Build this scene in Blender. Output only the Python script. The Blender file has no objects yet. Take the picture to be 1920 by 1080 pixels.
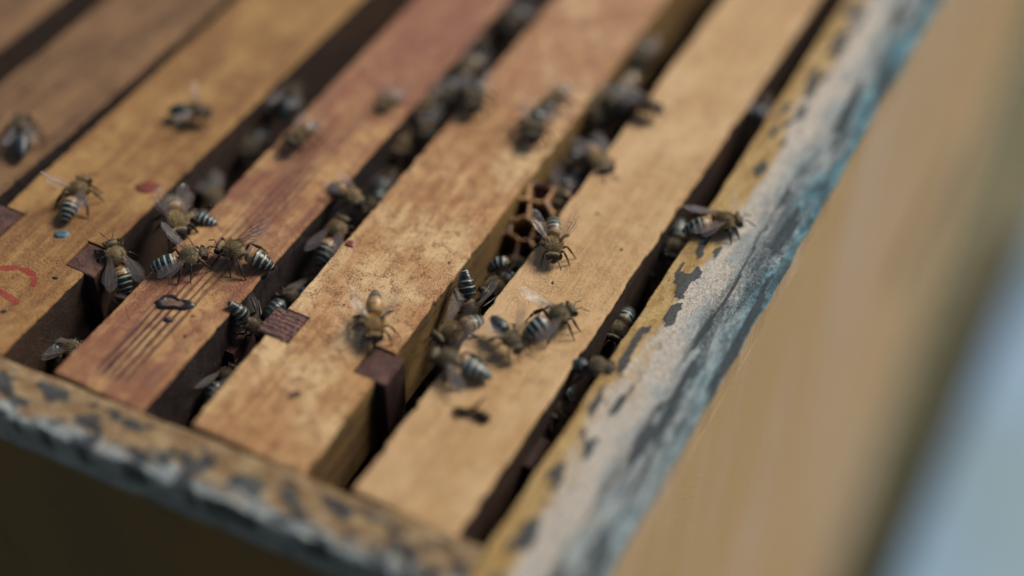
import bpy, bmesh, math, random
from mathutils import Vector, Matrix, noise
random.seed(7)
S = 0.001                      # everything below is written in millimetres; the scene is in metres
scene = bpy.context.scene
C = scene.collection

# ------------------------------------------------------------------ camera
cam_data = bpy.data.cameras.new('camera')
cam = bpy.data.objects.new('camera', cam_data)
C.objects.link(cam)
RX = (0.88166702, -0.35707514, 0.30848112)
RY = (0.47118022, 0.63080904, -0.61649749)
RZ = (0.02554325, 0.68889571, 0.72441027)
rot = Matrix((RX, RY, RZ))
cam.matrix_world = Matrix.Translation((0, 0, 0.245)) @ rot.to_4x4()
cam_data.sensor_width = 36
cam_data.lens = 2800 / 1920 * 36
cam_data.clip_start = 0.02
cam_data.clip_end = 60
cam_data.dof.use_dof = True
cam_data.dof.focus_distance = 0.3380
cam_data.dof.aperture_fstop = 2.3
scene.camera = cam

# ------------------------------------------------------------------ light
SUN_DIR = Vector((0.34, 0.66, 0.70)).normalized()     # towards the sun
world = bpy.data.worlds.new('World')
scene.world = world
world.use_nodes = True
wn = world.node_tree
wn.nodes.clear()
sky = wn.nodes.new('ShaderNodeTexSky')
sky.sky_type = 'NISHITA'
sky.sun_disc = False
sky.sun_elevation = math.asin(SUN_DIR.z)
sky.sun_rotation = math.atan2(SUN_DIR.x, SUN_DIR.y)
sky.air_density = 1.0
sky.dust_density = 2.0
bg = wn.nodes.new('ShaderNodeBackground')
bg.inputs['Strength'].default_value = 0.05
wo = wn.nodes.new('ShaderNodeOutputWorld')
wn.links.new(sky.outputs[0], bg.inputs[0])
wn.links.new(bg.outputs[0], wo.inputs[0])
sun_data = bpy.data.lights.new('sun', 'SUN')
sun_data.energy = 3.5
sun_data.angle = math.radians(22)
sun_data.color = (1.0, 0.93, 0.82)
sun = bpy.data.objects.new('sun', sun_data)
sun.rotation_euler = SUN_DIR.to_track_quat('Z', 'Y').to_euler()
C.objects.link(sun)
scene.view_settings.view_transform = 'Standard'
scene.view_settings.look = 'None'
scene.view_settings.exposure = 0.34
scene.view_settings.gamma = 1
scene.render.engine = 'CYCLES'
scene.cycles.use_denoising = True
scene.cycles.max_bounces = 8
scene.cycles.transparent_max_bounces = 16

def sstep(v, a, b):
    t = min(1, max(0, (v - a) / (b - a))); return t * t * (3 - 2 * t)
# ------------------------------------------------------------------ node helper
class NT:
    def __init__(self, name):
        self.m = bpy.data.materials.new(name)
        self.m.use_nodes = True
        self.t = self.m.node_tree
        self.t.nodes.clear()
        self.out = self.t.nodes.new('ShaderNodeOutputMaterial')
        self.b = self.t.nodes.new('ShaderNodeBsdfPrincipled')
        self.t.links.new(self.b.outputs[0], self.out.inputs[0])
        tc = self.t.nodes.new('ShaderNodeTexCoord')
        vm = self.t.nodes.new('ShaderNodeVectorMath')
        vm.operation = 'SCALE'
        vm.inputs['Scale'].default_value = 1000.0
        self.t.links.new(tc.outputs['Object'], vm.inputs[0])
        self.mm = vm.outputs[0]                  # object coordinates in millimetres
    def link(self, a, sock):
        if isinstance(a, (int, float)):
            sock.default_value = a
        elif isinstance(a, tuple):
            sock.default_value = (*a, 1.0) if len(a) == 3 and len(sock.default_value) == 4 else a
        else:
            self.t.links.new(a, sock)
    def scale(self, v, sx, sy, sz, off=(0, 0, 0)):
        n = self.t.nodes.new('ShaderNodeMapping')
        n.inputs['Scale'].default_value = (sx, sy, sz)
        n.inputs['Location'].default_value = off
        self.t.links.new(v, n.inputs['Vector'])
        return n.outputs[0]
    def noise(self, v, scale, detail=4, rough=0.6, dist=0.0):
        n = self.t.nodes.new('ShaderNodeTexNoise')
        self.t.links.new(v, n.inputs['Vector'])
        n.inputs['Scale'].default_value = scale
        n.inputs['Detail'].default_value = detail
        n.inputs['Roughness'].default_value = rough
        n.inputs['Distortion'].default_value = dist
        return n.outputs['Fac']
    def voronoi(self, v, scale, feature='DISTANCE_TO_EDGE'):
        n = self.t.nodes.new('ShaderNodeTexVoronoi')
        n.feature = feature
        self.t.links.new(v, n.inputs['Vector'])
        n.inputs['Scale'].default_value = scale
        return n.outputs['Distance']
    def ramp(self, f, lo, hi, a=0.0, b=1.0):
        n = self.t.nodes.new('ShaderNodeMapRange')
        n.interpolation_type = 'SMOOTHSTEP'
        n.clamp = True
        self.link(f, n.inputs['Value'])
        n.inputs['From Min'].default_value = lo
        n.inputs['From Max'].default_value = hi
        n.inputs['To Min'].default_value = a
        n.inputs['To Max'].default_value = b
        return n.outputs[0]
    def math(self, op, a, b=0.0, c=0.0):
        n = self.t.nodes.new('ShaderNodeMath')
        n.operation = op
        self.link(a, n.inputs[0])
        self.link(b, n.inputs[1])
        if op in ('MULTIPLY_ADD',):
            self.link(c, n.inputs[2])
        return n.outputs[0]
    def mix(self, f, a, b):
        n = self.t.nodes.new('ShaderNodeMix')
        n.data_type = 'RGBA'
        self.link(f, n.inputs[0])
        self.link(a, n.inputs[6])
        self.link(b, n.inputs[7])
        return n.outputs[2]
    def sep(self, v):
        n = self.t.nodes.new('ShaderNodeSeparateXYZ')
        self.t.links.new(v, n.inputs[0])
        return n.outputs
    def attr(self, name):
        n = self.t.nodes.new('ShaderNodeAttribute')
        n.attribute_name = name
        return n
    def bump(self, h, dist, strength=1.0):
        n = self.t.nodes.new('ShaderNodeBump')
        n.inputs['Distance'].default_value = dist * S
        n.inputs['Strength'].default_value = strength
        self.link(h, n.inputs['Height'])
        self.t.links.new(n.outputs[0], self.b.inputs['Normal'])
    def done(self, color=None, rough=0.6, spec=0.4):
        if color is not None:
            self.link(color, self.b.inputs['Base Color'])
        self.link(rough, self.b.inputs['Roughness'])
        self.link(spec, self.b.inputs['Specular IOR Level'])
        return self.m

def plain(name, color, rough=0.5, spec=0.4, coat=0.0):
    n = NT(name)
    f = n.noise(n.mm, 1.1, 4)
    c2 = tuple(v * 0.6 for v in color)
    n.bump(f, 0.15, 0.6)
    m = n.done(n.mix(n.ramp(f, 0.35, 0.65), c2, color), rough, spec)
    n.b.inputs['Coat Weight'].default_value = coat
    return m

def wood(name, tone, dark, light, speck=(0.12, 0.04, 0.02), speck_amt=0.5, grain=0.5, red=None,
         red_amt=0.0, seed=0.0, rough=0.62, stripes=False, far_red=None, pits=1.0):
    """Old planed timber: stretched grain along y, blotches, fine brown specks and pits."""
    n = NT(name)
    v = n.scale(n.mm, 1, 1, 1, (seed * 13.7, seed * 7.1, seed * 3.3))
    g = n.noise(n.scale(v, 1.0, 0.05, 1.0), 0.55, 6, 0.65, 0.4)
    g2 = n.noise(n.scale(v, 1.0, 0.09, 1.0), 2.4, 4, 0.7)
    bl = n.noise(n.scale(v, 1.0, 0.55, 1.0), 0.085, 4, 0.55)
    bl2 = n.noise(v, 0.3, 4, 0.6, 0.5)
    c = n.mix(n.ramp(g, 0.36, 0.66), dark, tone)
    c = n.mix(n.ramp(bl, 0.42, 0.66, 0, 0.75), c, light)
    c = n.mix(n.math('MULTIPLY', n.ramp(g2, 0.5, 0.72), 0.35 * grain), c, dark)
    if red:
        c = n.mix(n.ramp(bl2, 0.45, 0.7, 0, red_amt), c, red)
    # fine crawling specks and pits, thicker in some patches
    fine = n.noise(v, 2.6, 5, 0.75, 1.2)
    cell = n.voronoi(n.scale(v, 1.0, 0.8, 1.0), 1.35)
    warp = n.noise(v, 1.6, 3, 0.6)
    crack = n.ramp(n.math('ADD', cell, n.math('MULTIPLY', warp, 0.5)), 0.24, 0.36, 1.0, 0.0)
    patch = n.ramp(n.math('ADD', bl2, n.math('MULTIPLY', bl, -0.25)), 0.28, 0.50)
    pit = n.ramp(fine, 0.56, 0.66)
    med = n.ramp(n.noise(v, 1.1, 5, 0.8, 0.6), 0.52, 0.68)
    sp = n.math('MAXIMUM', n.math('MULTIPLY', crack, n.math('MULTIPLY', patch, 0.8)), n.math('MAXIMUM', pit, n.math('MULTIPLY', med, n.math('MULTIPLY', patch, 0.6))))
    c = n.mix(n.math('MULTIPLY', sp, speck_amt), c, speck)
    big = n.ramp(n.noise(v, 0.55, 3, 0.6), 0.69, 0.74)
    c = n.mix(n.math('MULTIPLY', big, 0.75), c, speck)
    h = n.math('ADD', n.math('MULTIPLY', g2, 0.5), n.math('MULTIPLY', fine, 0.6))
    h = n.math('SUBTRACT', h, n.math('MULTIPLY', sp, 0.5 * pits))
    x, y, z = n.sep(n.mm)
    if far_red:                              # resinous stain of its own on the far stretch
        m_ = n.math('MULTIPLY', n.ramp(y, far_red[0], far_red[1]), n.ramp(bl2, 0.35, 0.65, 0.25, 0.8))
        c = n.mix(m_, c, far_red[2])
    if stripes:                              # propolis rubbed into the summer rings near the bar's end
        wob = n.noise(n.scale(v, 1, 0.12, 1), 0.5, 4)
        w = n.math('SINE', n.math('MULTIPLY_ADD', x, 3.5, n.math('MULTIPLY', wob, 5.0)))
        line = n.ramp(w, 0.05, 0.55)
        brk = n.ramp(n.noise(n.scale(v, 1.3, 0.22, 1), 1.0, 4, 0.7), 0.30, 0.40)
        mx = n.math('MULTIPLY', n.ramp(x, -6.0, -3.2), n.ramp(x, 2.6, 5.5, 1, 0))
        my = n.math('MULTIPLY', n.ramp(y, 2, 7), n.ramp(y, 20, 42, 1, 0.5))
        my = n.math('MULTIPLY', my, n.ramp(y, 75, 120, 1, 0.0))
        mask = n.math('MULTIPLY', n.math('MULTIPLY', line, brk), n.math('MULTIPLY', mx, my))
        c = n.mix(n.math('MULTIPLY', mask, 0.92), c, (0.045, 0.012, 0.022))
        h = n.math('SUBTRACT', h, n.math('MULTIPLY', mask, 0.8))
    n.bump(h, 0.5, 1.0)
    return n.done(c, n.ramp(fine, 0.3, 0.7, rough - 0.15, rough + 0.15), 0.5)

M = {}
OCHRE = (0.50, 0.27, 0.085)
M['bar_far'] = wood('worn_brown_wood_dimmed', (0.24, 0.125, 0.048), (0.13, 0.063, 0.025), (0.28, 0.15, 0.06), seed=1, speck_amt=.3)  # older brown wood, tone also lowered for weaker light at the left
M['bar_mark'] = wood('ochre_pine', (0.38, 0.20, 0.06), (0.23, 0.105, 0.03), (0.47, 0.28, 0.09), seed=2, speck_amt=.3, red=(0.38, 0.15, 0.06), red_amt=.5)  # ochre wood, its tone carries some of the dimming towards the left
M['bar_striped'] = wood('red_brown_pine', (0.42, 0.20, 0.08), (0.21, 0.075, 0.045), (0.60, 0.36, 0.14), seed=3, speck_amt=.45, rough=.52, red=(0.36, 0.13, 0.065), red_amt=.7, stripes=True, far_red=(95, 125, (0.30, 0.11, 0.07)))
M['bar_speckled'] = wood('speckled_pine', (0.58, 0.345, 0.14), (0.42, 0.20, 0.075), (0.80, 0.58, 0.31), speck=(0.20, 0.065, 0.025), speck_amt=.9, seed=4, red=(0.48, 0.24, 0.10), red_amt=.5, far_red=(108, 135, (0.40, 0.18, 0.09)), grain=.8, rough=.50)
M['bar_plain'] = wood('pale_planed_pine', (0.58, 0.37, 0.17), (0.50, 0.29, 0.12), (0.66, 0.44, 0.23), speck=(0.24, 0.09, 0.04), speck_amt=.4, grain=.3, seed=5, rough=.50, pits=.6)
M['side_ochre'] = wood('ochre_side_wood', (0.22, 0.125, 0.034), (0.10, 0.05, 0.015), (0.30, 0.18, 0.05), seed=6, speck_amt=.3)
M['side_dark'] = wood('propolis_and_shade_side', (0.015, 0.008, 0.008), (0.007, 0.004, 0.004), (0.028, 0.014, 0.012), seed=7, speck_amt=.4, rough=.5)  # propolis glaze, darkened further with the shade between bars
M['side_brown'] = wood('gap_shaded_side_wood', (0.036, 0.015, 0.006), (0.014, 0.006, 0.004), (0.06, 0.026, 0.009), seed=8, speck_amt=.3)  # side wood darkened so the gaps between bars look shaded
M['prong'] = wood('dark_end_grain', (0.10, 0.038, 0.028), (0.035, 0.012, 0.014), (0.20, 0.085, 0.055), speck=(0.02, 0.008, 0.01), seed=9, speck_amt=.8, rough=.5)
M['side_bar'] = wood('dark_red_side_bar', (0.04, 0.014, 0.009), (0.02, 0.007, 0.005), (0.06, 0.022, 0.013), seed=10, speck_amt=.5)  # red side-bar wood with gap shade put into the colour
M['comb'] = plain('old_dark_comb_wax', (0.018, 0.010, 0.005), 0.55)
M['tape'] = plain('propolis_blue_black', (0.035, 0.035, 0.055), 0.28, 0.6)

def ridged_end_grain():
    n = NT('ribbed_end_grain')
    x, y, z = n.sep(n.mm)
    wob = n.noise(n.mm, 0.5, 3)
    w = n.math('SINE', n.math('MULTIPLY_ADD', y, 5.2, n.math('MULTIPLY', wob, 11.0)))
    f = n.noise(n.mm, 1.6, 5, .8)
    c = n.mix(n.ramp(w, -.5, .9), (0.035, 0.012, 0.016), (0.115, 0.045, 0.040))
    c = n.mix(n.ramp(f, .52, .60, 0, .8), c, (0.34, 0.16, 0.10))
    n.bump(n.math('ADD', n.math('MULTIPLY', w, .35), f), .35, 1)
    return n.done(c, .42, .5)
M['ribbed'] = ridged_end_grain()

def flake_attr(o, vals):
    at = o.data.attributes.new('flake', 'FLOAT', 'POINT')
    at.data.foreach_set('value', vals)

def weathered_rim(name, front=False):
    """Hive rim: bare ochre edge, scuffed grey-white middle, blue-green paint rest at the outside, dark patches."""
    n = NT(name)
    x, y, z = n.sep(n.mm)
    v = n.scale(n.mm, 1, 1, 1, (31.0 if front else 4.0, 2.0, 0))
    if front:                                # x runs along the wall, y across (0 inside .. -12 outside)
        a = n.math('MULTIPLY', y, -1.0 / 12.0)
        vs = n.scale(v, 0.45, 1.0, 1)
    else:                                    # y runs along, x across 0..24
        a = n.math('MULTIPLY', x, 1.0 / 24.0)
        vs = n.scale(v, 1.0, 0.30, 1)
    wob = n.noise(vs, 0.17, 5, 0.65, 0.4)
    a = n.math('ADD', a, n.math('MULTIPLY_ADD', wob, 0.9, -0.45))
    fine = n.noise(v, 2.2, 6, 0.75, 0.8)
    mid = n.noise(vs, 0.45, 5, 0.7)
    ochre = n.mix(n.ramp(mid, .35, .65), (0.46, 0.27, 0.08), (0.66, 0.45, 0.18))
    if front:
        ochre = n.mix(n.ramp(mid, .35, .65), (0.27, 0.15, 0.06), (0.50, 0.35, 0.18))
    pale = n.mix(n.ramp(fine, .38, .60), (0.42, 0.34, 0.25), (0.86, 0.80, 0.71))
    greyb = n.mix(n.ramp(n.math('ADD', n.math('MULTIPLY', fine, .6), n.math('MULTIPLY', mid, .4)), .40, .60), (0.09, 0.13, 0.15), (0.56, 0.61, 0.60))
    teal = n.mix(n.ramp(mid, .35, .65), (0.05, 0.15, 0.19), (0.18, 0.42, 0.52))
    if front:
        c = n.mix(n.ramp(n.math('ADD', a, n.math('MULTIPLY_ADD', mid, .8, -.4)), .58, .84), ochre, greyb)
        dk = n.ramp(n.math('ADD', n.attr('flake').outputs['Fac'], n.math('MULTIPLY_ADD', n.math('ADD', n.math('MULTIPLY', fine, .7), n.math('MULTIPLY', mid, .6)), 1.5, -.98)), .42, .58)
        c = n.mix(n.math('MULTIPLY', dk, .92), c, n.mix(n.ramp(mid, .4, .65), (0.022, 0.030, 0.038), (0.08, 0.10, 0.11)))
        c = n.mix(n.ramp(n.noise(v, .35, 4, .7), .60, .66, 0, .8), c, (0.10, 0.15, 0.16))
    else:
        c = n.mix(n.ramp(a, .16, .34), ochre, pale)
        c = n.mix(n.ramp(n.math('ADD', a, n.math('MULTIPLY_ADD', mid, .8, -.4)), .40, .66), c, greyb)
        c = n.mix(n.math('MULTIPLY', n.ramp(a, .72, .90), n.ramp(y, 40, 140, .25, 1)), c, teal)
        # dark tar-like patches: a chain near the inner third and long ones along the outer third
        d1 = n.ramp(n.math('ADD', n.attr('flake').outputs['Fac'], n.math('MULTIPLY_ADD', n.math('ADD', n.math('MULTIPLY', fine, .7), n.math('MULTIPLY', mid, .6)), 1.5, -.98)), .42, .58)
        d2 = n.ramp(n.noise(n.scale(v, 1.0, .16, 1, (2, 8, 0)), 0.24, 5, 0.65, .6), .50, .57)
        d2 = n.math('MULTIPLY', d2, n.math('MULTIPLY', n.ramp(x, 11, 15), n.ramp(x, 22, 24, 1, .5)))
        d3 = n.ramp(n.noise(n.scale(v, 1, .7, 1), .8, 6, .75, .5), .44, .54)
        d3 = n.math('MULTIPLY', d3, n.math('MULTIPLY', n.ramp(x, 12, 19), n.math('MULTIPLY', n.ramp(y, 88, 112), n.ramp(y, 132, 165, 1, 0))))
        d2 = n.math('MAXIMUM', d2, d3)
        c = n.mix(n.math('MULTIPLY', d1, .93), c, n.mix(n.ramp(fine, .42, .62), (0.016, 0.024, 0.034), (0.07, 0.095, 0.11)))
        d2 = n.math('MULTIPLY', d2, n.ramp(fine, .62, .45, .25, 1))
        c = n.mix(n.math('MULTIPLY', d2, .88), c, (0.022, 0.042, 0.052))
    pit = n.math('MAXIMUM', n.ramp(fine, .57, .64), n.ramp(n.noise(v, .9, 5, .8), .60, .68))
    c = n.mix(n.math('MULTIPLY', pit, .8), c, (0.06, 0.035, 0.03))
    hi = n.ramp(fine, .33, .27)
    c = n.mix(n.math('MULTIPLY', hi, .0), c, (0.7, 0.6, 0.5))
    n.bump(n.math('SUBTRACT', n.math('ADD', n.math('MULTIPLY', fine, .9), n.math('MULTIPLY', mid, .8)), n.math('MULTIPLY', pit, .5)), .9, 1)
    return n.done(c, n.ramp(fine, .3, .7, .45, .75), .5)
M['rim'] = weathered_rim('weathered_rim_paint')
M['rim_front'] = weathered_rim('weathered_front_rim_paint', True)

def painted_wall(name, base, grey, dark):
    n = NT(name)
    v = n.mm
    st = n.noise(n.scale(v, 1, 1, .22), 0.022, 4, .55)
    f = n.noise(v, 1.6, 5, .7, .5)
    c = n.mix(n.ramp(st, .40, .62), base, grey)
    c = n.mix(n.ramp(n.noise(n.scale(v, 1, 1, .3), .03, 4), .55, .75, 0, .5), c, dark)
    c = n.mix(n.ramp(f, .56, .66, 0, .8), c, dark)
    n.bump(f, .7, 1)
    return n.done(c, .6, .4)
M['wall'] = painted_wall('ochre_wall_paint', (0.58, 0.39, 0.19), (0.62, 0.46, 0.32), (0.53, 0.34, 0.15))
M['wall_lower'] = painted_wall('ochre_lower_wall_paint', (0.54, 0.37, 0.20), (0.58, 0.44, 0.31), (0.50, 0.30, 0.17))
M['wall_front'] = painted_wall('shade_darkened_front_paint', (0.20, 0.115, 0.035), (0.16, 0.10, 0.04), (0.10, 0.06, 0.025))  # ochre paint in shade: the front's shade is in this brown
M['stand'] = plain('dark_stand_wood', (0.22, 0.17, 0.12), .8)

# ------------------------------------------------------------------ objects helpers
def new_obj(name, verts, faces, mats, parent=None, mat_idx=None, loc=(0, 0, 0), smooth=False):
    me = bpy.data.meshes.new(name)
    me.from_pydata([tuple(c * S for c in p) for p in verts], [], faces)
    for m in (mats if isinstance(mats, (list, tuple)) else [mats]):
        me.materials.append(m)
    if mat_idx:
        me.polygons.foreach_set('material_index', mat_idx)
    if smooth:
        me.polygons.foreach_set('use_smooth', [True] * len(me.polygons))
    me.update()
    o = bpy.data.objects.new(name, me)
    o.location = tuple(c * S for c in loc)
    C.objects.link(o)
    if parent:
        o.parent = parent
    return o

def empty(name, loc=(0, 0, 0), rz=0):
    o = bpy.data.objects.new(name, None)
    o.empty_display_size = 0.005
    o.location = tuple(c * S for c in loc)
    o.rotation_euler = (0, 0, rz)
    C.objects.link(o)
    return o

def tag(o, label=None, cat=None, group=None, kind=None):
    if label: o['label'] = label
    if cat: o['category'] = cat
    if group: o['group'] = group
    if kind: o['kind'] = kind
    return o

def fbm(x, y, z=0.0, f=1.0, octv=3):
    return noise.fractal(Vector((x * f, y * f, z * f)), 1.0, 2.0, octv)

def rough_box(name, x0, x1, y0, y1, z0, z1, mats, parent, step=4.0, amp=0.12, bev=0.5, seed=0.0, side_idx=(0, 0, 0), loc=(0, 0, 0), axis='y', xt=4):
    """A plank with worn, slightly wandering arrises. Section = rounded rectangle swept along y (or x).
    side_idx = material index of (left side, right side, ends/bottom)."""
    L0, L1 = (y0, y1) if axis == 'y' else (x0, x1)
    A0, A1 = (x0, x1) if axis == 'y' else (y0, y1)
    n = max(2, int((L1 - L0) / step))
    st = [L0, L0 + bev * .4, L0 + bev * 1.2] + [L0 + (L1 - L0) * i / n for i in range(1, n)] + [L1 - bev * 1.2, L1 - bev * .4, L1]
    verts, faces, mi = [], [], []
    ring = []
    for k in range(xt + 1):                        # top, left to right
        t = k / xt
        ring.append((A0 + bev + (A1 - A0 - 2 * bev) * t, z1, 'top'))
    sec = [(A0, z0, 'l'), (A0, (z0 + z1) / 2, 'l'), (A0, z1 - bev, 'l'), (A0 + bev * .3, z1 - bev * .3, 'l')] + ring + \
          [(A1 - bev * .3, z1 - bev * .3, 't'), (A1, z1 - bev, 'r'), (A1, (z0 + z1) / 2, 'r'), (A1, z0, 'r')]
    m = len(sec)
    for i, y in enumerate(st):
        end = min(i, len(st) - 1 - i)
        shrink = (bev * 1.0, bev * .3, 0)[end] if end < 3 else 0
        for (x, z, tg) in sec:
            zz = z
            xx = x
            if tg != 'l' or z > z0:
                pass
            nx = fbm(x * .0 + (7 if x < (A0 + A1) / 2 else 31), y, seed + z * .15, .12, 3) * amp + fbm((3 if x < (A0 + A1) / 2 else 17), y, seed, .7, 2) * amp * .6
            nz = fbm(x, y, seed + 9, .10, 3) * amp * .9
            if z == z1:
                zz = z1 + nz - shrink
            elif z > (z0 + z1) / 2 + .01:
                zz = z + nz * .8 - shrink * .6
                xx = x + nx
            else:
                xx = x + nx * .6
            if shrink:
                cx = (A0 + A1) / 2
                xx = cx + (xx - cx) * (1 - shrink * .6 / max(1, (A1 - A0) / 2))
            verts.append((xx, y, zz) if axis == 'y' else (y, xx, zz))
    for i in range(len(st) - 1):
        for j in range(m):
            a, b = i * m + j, i * m + (j + 1) % m
            f = (a, b, b + m, a + m) if axis == 'x' else (a, a + m, b + m, b)
            faces.append(f)
            tg = sec[j][2], sec[(j + 1) % m][2]
            if j == m - 1: mi.append(side_idx[2])
            elif j < 3: mi.append(side_idx[0])
            elif j >= m - 4 + 0 and j < m - 1 and sec[j][2] == 'r': mi.append(side_idx[1])
            else: mi.append(0)
    e0 = tuple(range(m)); e1 = tuple(range((len(st) - 1) * m, len(st) * m))
    if axis == 'x':
        faces += [tuple(reversed(e0)), e1]
    else:
        faces += [e0, tuple(reversed(e1))]
    mi += [side_idx[2]] * 2
    o = new_obj(name, verts, faces, mats, parent, mi, loc)
    return o

# ------------------------------------------------------------------ frames
NOTCH0, NOTCH1, ND = 28.2, 37.0, 5.6        # along the bar from its end; depth of the notch
BAR_T = 21.0

def top_bar(name, w, notch_l, notch_r, mats, parent, seed, length=470):
    """mats: top, left side, right side"""
    hw = w / 2
    st = [0, .3, .9] + [2 + 1.0 * i for i in range(26)]
    st += [NOTCH0 - .02, NOTCH0 + .02, (NOTCH0 + NOTCH1) / 2, NOTCH1 - .02, NOTCH1 + .02]
    y = NOTCH1 + 2
    while y < length:
        st.append(y); y += 1.0 if y < 150 else 8.0
    st.append(length)
    xs_n = 8
    verts, faces, mi = [], [], []
    b = .55
    m = None
    for y in st:
        inn = NOTCH0 < y < NOTCH1
        l = -hw + (ND if inn and notch_l else 0)
        r = hw - (ND if inn and notch_r else 0)
        jl = fbm(seed, y, 2, .09, 3) * .25 + fbm(seed + 4, y, 1, .6, 3) * .20 + .35 * sstep(fbm(seed + 2, y, 31, .23, 2), .3, .5)
        jr = fbm(seed + 9, y, 5, .09, 3) * .25 + fbm(seed + 14, y, 6, .6, 3) * .20 - .35 * sstep(fbm(seed + 6, y, 41, .23, 2), .3, .5)
        if inn: jl = jr = 0
        l += jl; r += jr
        e = .5 if y < .1 else (.15 if y < .5 else 0)
        l0 = -hw + (ND if inn and notch_l else 0) + jl * .25; r0 = hw - (ND if inn and notch_r else 0) + jr * .25
        sec = [(l0, -BAR_T), (l0, -10), (l0, -2.2), (l, -b - e), (l + b * .3, -b * .3 - e)]
        for k in range(xs_n + 1):
            x = l + b + (r - l - 2 * b) * k / xs_n
            sec.append((x, fbm(x, y, seed, .12, 4) * .14 - e))
        sec += [(r - b * .3, -b * .3 - e), (r, -b - e), (r0, -2.2), (r0, -10), (r0, -BAR_T)]
        m = len(sec)
        verts += [(x, y, z) for x, z in sec]
    for i in range(len(st) - 1):
        for j in range(m):
            a, c = i * m + j, i * m + (j + 1) % m
            faces.append((a, a + m, c + m, c))
            mi.append(1 if j < 3 or j == m - 1 else (2 if j >= m - 4 else 0))
    faces += [tuple(range(m)), tuple(range((len(st) - 1) * m, len(st) * m))[::-1]]
    mi += [1, 1]
    return new_obj(name, verts, faces, mats, parent, mi)

def box_verts(x0, x1, y0, y1, z0, z1):
    v = [(x, y, z) for z in (z0, z1) for y in (y0, y1) for x in (x0, x1)]
    f = [(0, 2, 3, 1), (4, 5, 7, 6), (0, 1, 5, 4), (2, 6, 7, 3), (0, 4, 6, 2), (1, 3, 7, 5)]
    return v, f

def comb(parent, w, z_top):
    """Wax comb hanging under a top bar: a mid sheet and rows of open six-sided cells on both faces."""
    v, f = box_verts(-3, 3, 40, 430, -250, z_top)
    r, pitch = 2.75, 5.0
    rows, cols = 8, 44
    for side in (-1, 1):
        for i in range(rows):
            for k in range(cols):
                cy = 44 + k * pitch + (i % 2) * pitch / 2
                cz = z_top - 4 - i * 4.4
                out = side * (w / 2 - 3.5 + random.uniform(-.4, .3)); inn = side * 3.0
                base = len(v)
                for (rr, xx) in ((r, inn), (r, out), (r * .82, out), (r * .74, inn + side * 1.0)):
                    for q in range(6):
                        a = math.radians(60 * q + 30)
                        v.append((xx, cy + rr * math.cos(a), cz + rr * math.sin(a)))
                for lay in range(3):
                    for q in range(6):
                        a0 = base + lay * 6 + q; a1 = base + lay * 6 + (q + 1) % 6
                        f.append((a0, a1, a1 + 6, a0 + 6) if side > 0 else (a0, a0 + 6, a1 + 6, a1))
    v2, f2 = box_verts(-w / 2 + 4.2, w / 2 - 4.2, 40, 430, -250, z_top - 4 - rows * 4.4)
    b0 = len(v); v += v2; f += [tuple(q + b0 for q in ff) for ff in f2]
    return new_obj('honeycomb', v, f, M['comb'], parent)

FR = [  # x centre at y=140, y of bar end, width, rotation, top, left side, right side, left notch, right notch, label
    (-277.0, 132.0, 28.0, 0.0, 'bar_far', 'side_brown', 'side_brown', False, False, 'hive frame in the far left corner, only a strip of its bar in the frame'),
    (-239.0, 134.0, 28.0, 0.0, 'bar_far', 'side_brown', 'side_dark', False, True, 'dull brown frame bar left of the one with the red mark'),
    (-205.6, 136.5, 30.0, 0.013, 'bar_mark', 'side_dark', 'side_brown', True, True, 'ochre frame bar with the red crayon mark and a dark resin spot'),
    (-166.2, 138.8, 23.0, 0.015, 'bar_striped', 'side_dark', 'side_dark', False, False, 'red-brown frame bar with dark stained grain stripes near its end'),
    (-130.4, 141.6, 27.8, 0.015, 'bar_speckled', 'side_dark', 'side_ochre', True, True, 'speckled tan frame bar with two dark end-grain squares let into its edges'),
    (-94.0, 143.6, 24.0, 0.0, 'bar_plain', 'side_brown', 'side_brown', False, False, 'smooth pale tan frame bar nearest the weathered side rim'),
]
frames = []
for i, (xc, y0, w, rz, mt, ml, mr, nl, nr, lab) in enumerate(FR):
    t = empty('hive_frame', (xc, y0, 0), rz)
    tag(t, lab, 'hive frame', 'wooden frames hanging side by side in the hive')
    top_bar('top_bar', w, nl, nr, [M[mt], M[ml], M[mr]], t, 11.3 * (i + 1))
    hw = w / 2
    # side bar: a board under the top bar (wider than it), with prongs rising through the notches
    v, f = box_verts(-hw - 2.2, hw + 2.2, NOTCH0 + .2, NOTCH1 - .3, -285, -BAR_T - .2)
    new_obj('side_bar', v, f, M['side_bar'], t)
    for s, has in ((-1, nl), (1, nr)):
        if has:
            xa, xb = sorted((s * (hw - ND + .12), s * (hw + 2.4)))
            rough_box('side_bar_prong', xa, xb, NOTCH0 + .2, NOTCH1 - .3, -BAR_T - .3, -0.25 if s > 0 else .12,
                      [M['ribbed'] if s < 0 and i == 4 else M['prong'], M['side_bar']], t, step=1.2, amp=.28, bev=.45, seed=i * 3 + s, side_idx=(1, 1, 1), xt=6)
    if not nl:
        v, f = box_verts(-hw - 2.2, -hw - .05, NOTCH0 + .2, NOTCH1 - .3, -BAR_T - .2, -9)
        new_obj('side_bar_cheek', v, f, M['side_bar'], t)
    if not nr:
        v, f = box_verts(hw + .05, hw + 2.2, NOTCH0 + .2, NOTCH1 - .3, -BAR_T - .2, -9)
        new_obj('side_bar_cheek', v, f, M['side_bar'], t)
    if i == 0:
        v, f = box_verts(-11, 11, 40, 430, -250, -BAR_T); new_obj('honeycomb', v, f, M['comb'], t)
    else:
        comb(t, min(w, 25), -BAR_T)
    frames.append(t)

# ------------------------------------------------------------------ hive body
hive = empty('beehive', (-180, 380, -740))
tag(hive, 'open wooden beehive with ochre side wall and weathered flaking rim', 'beehive')
OX, OY, OZ = 180, -380, 740                 # local = world + this
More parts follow.
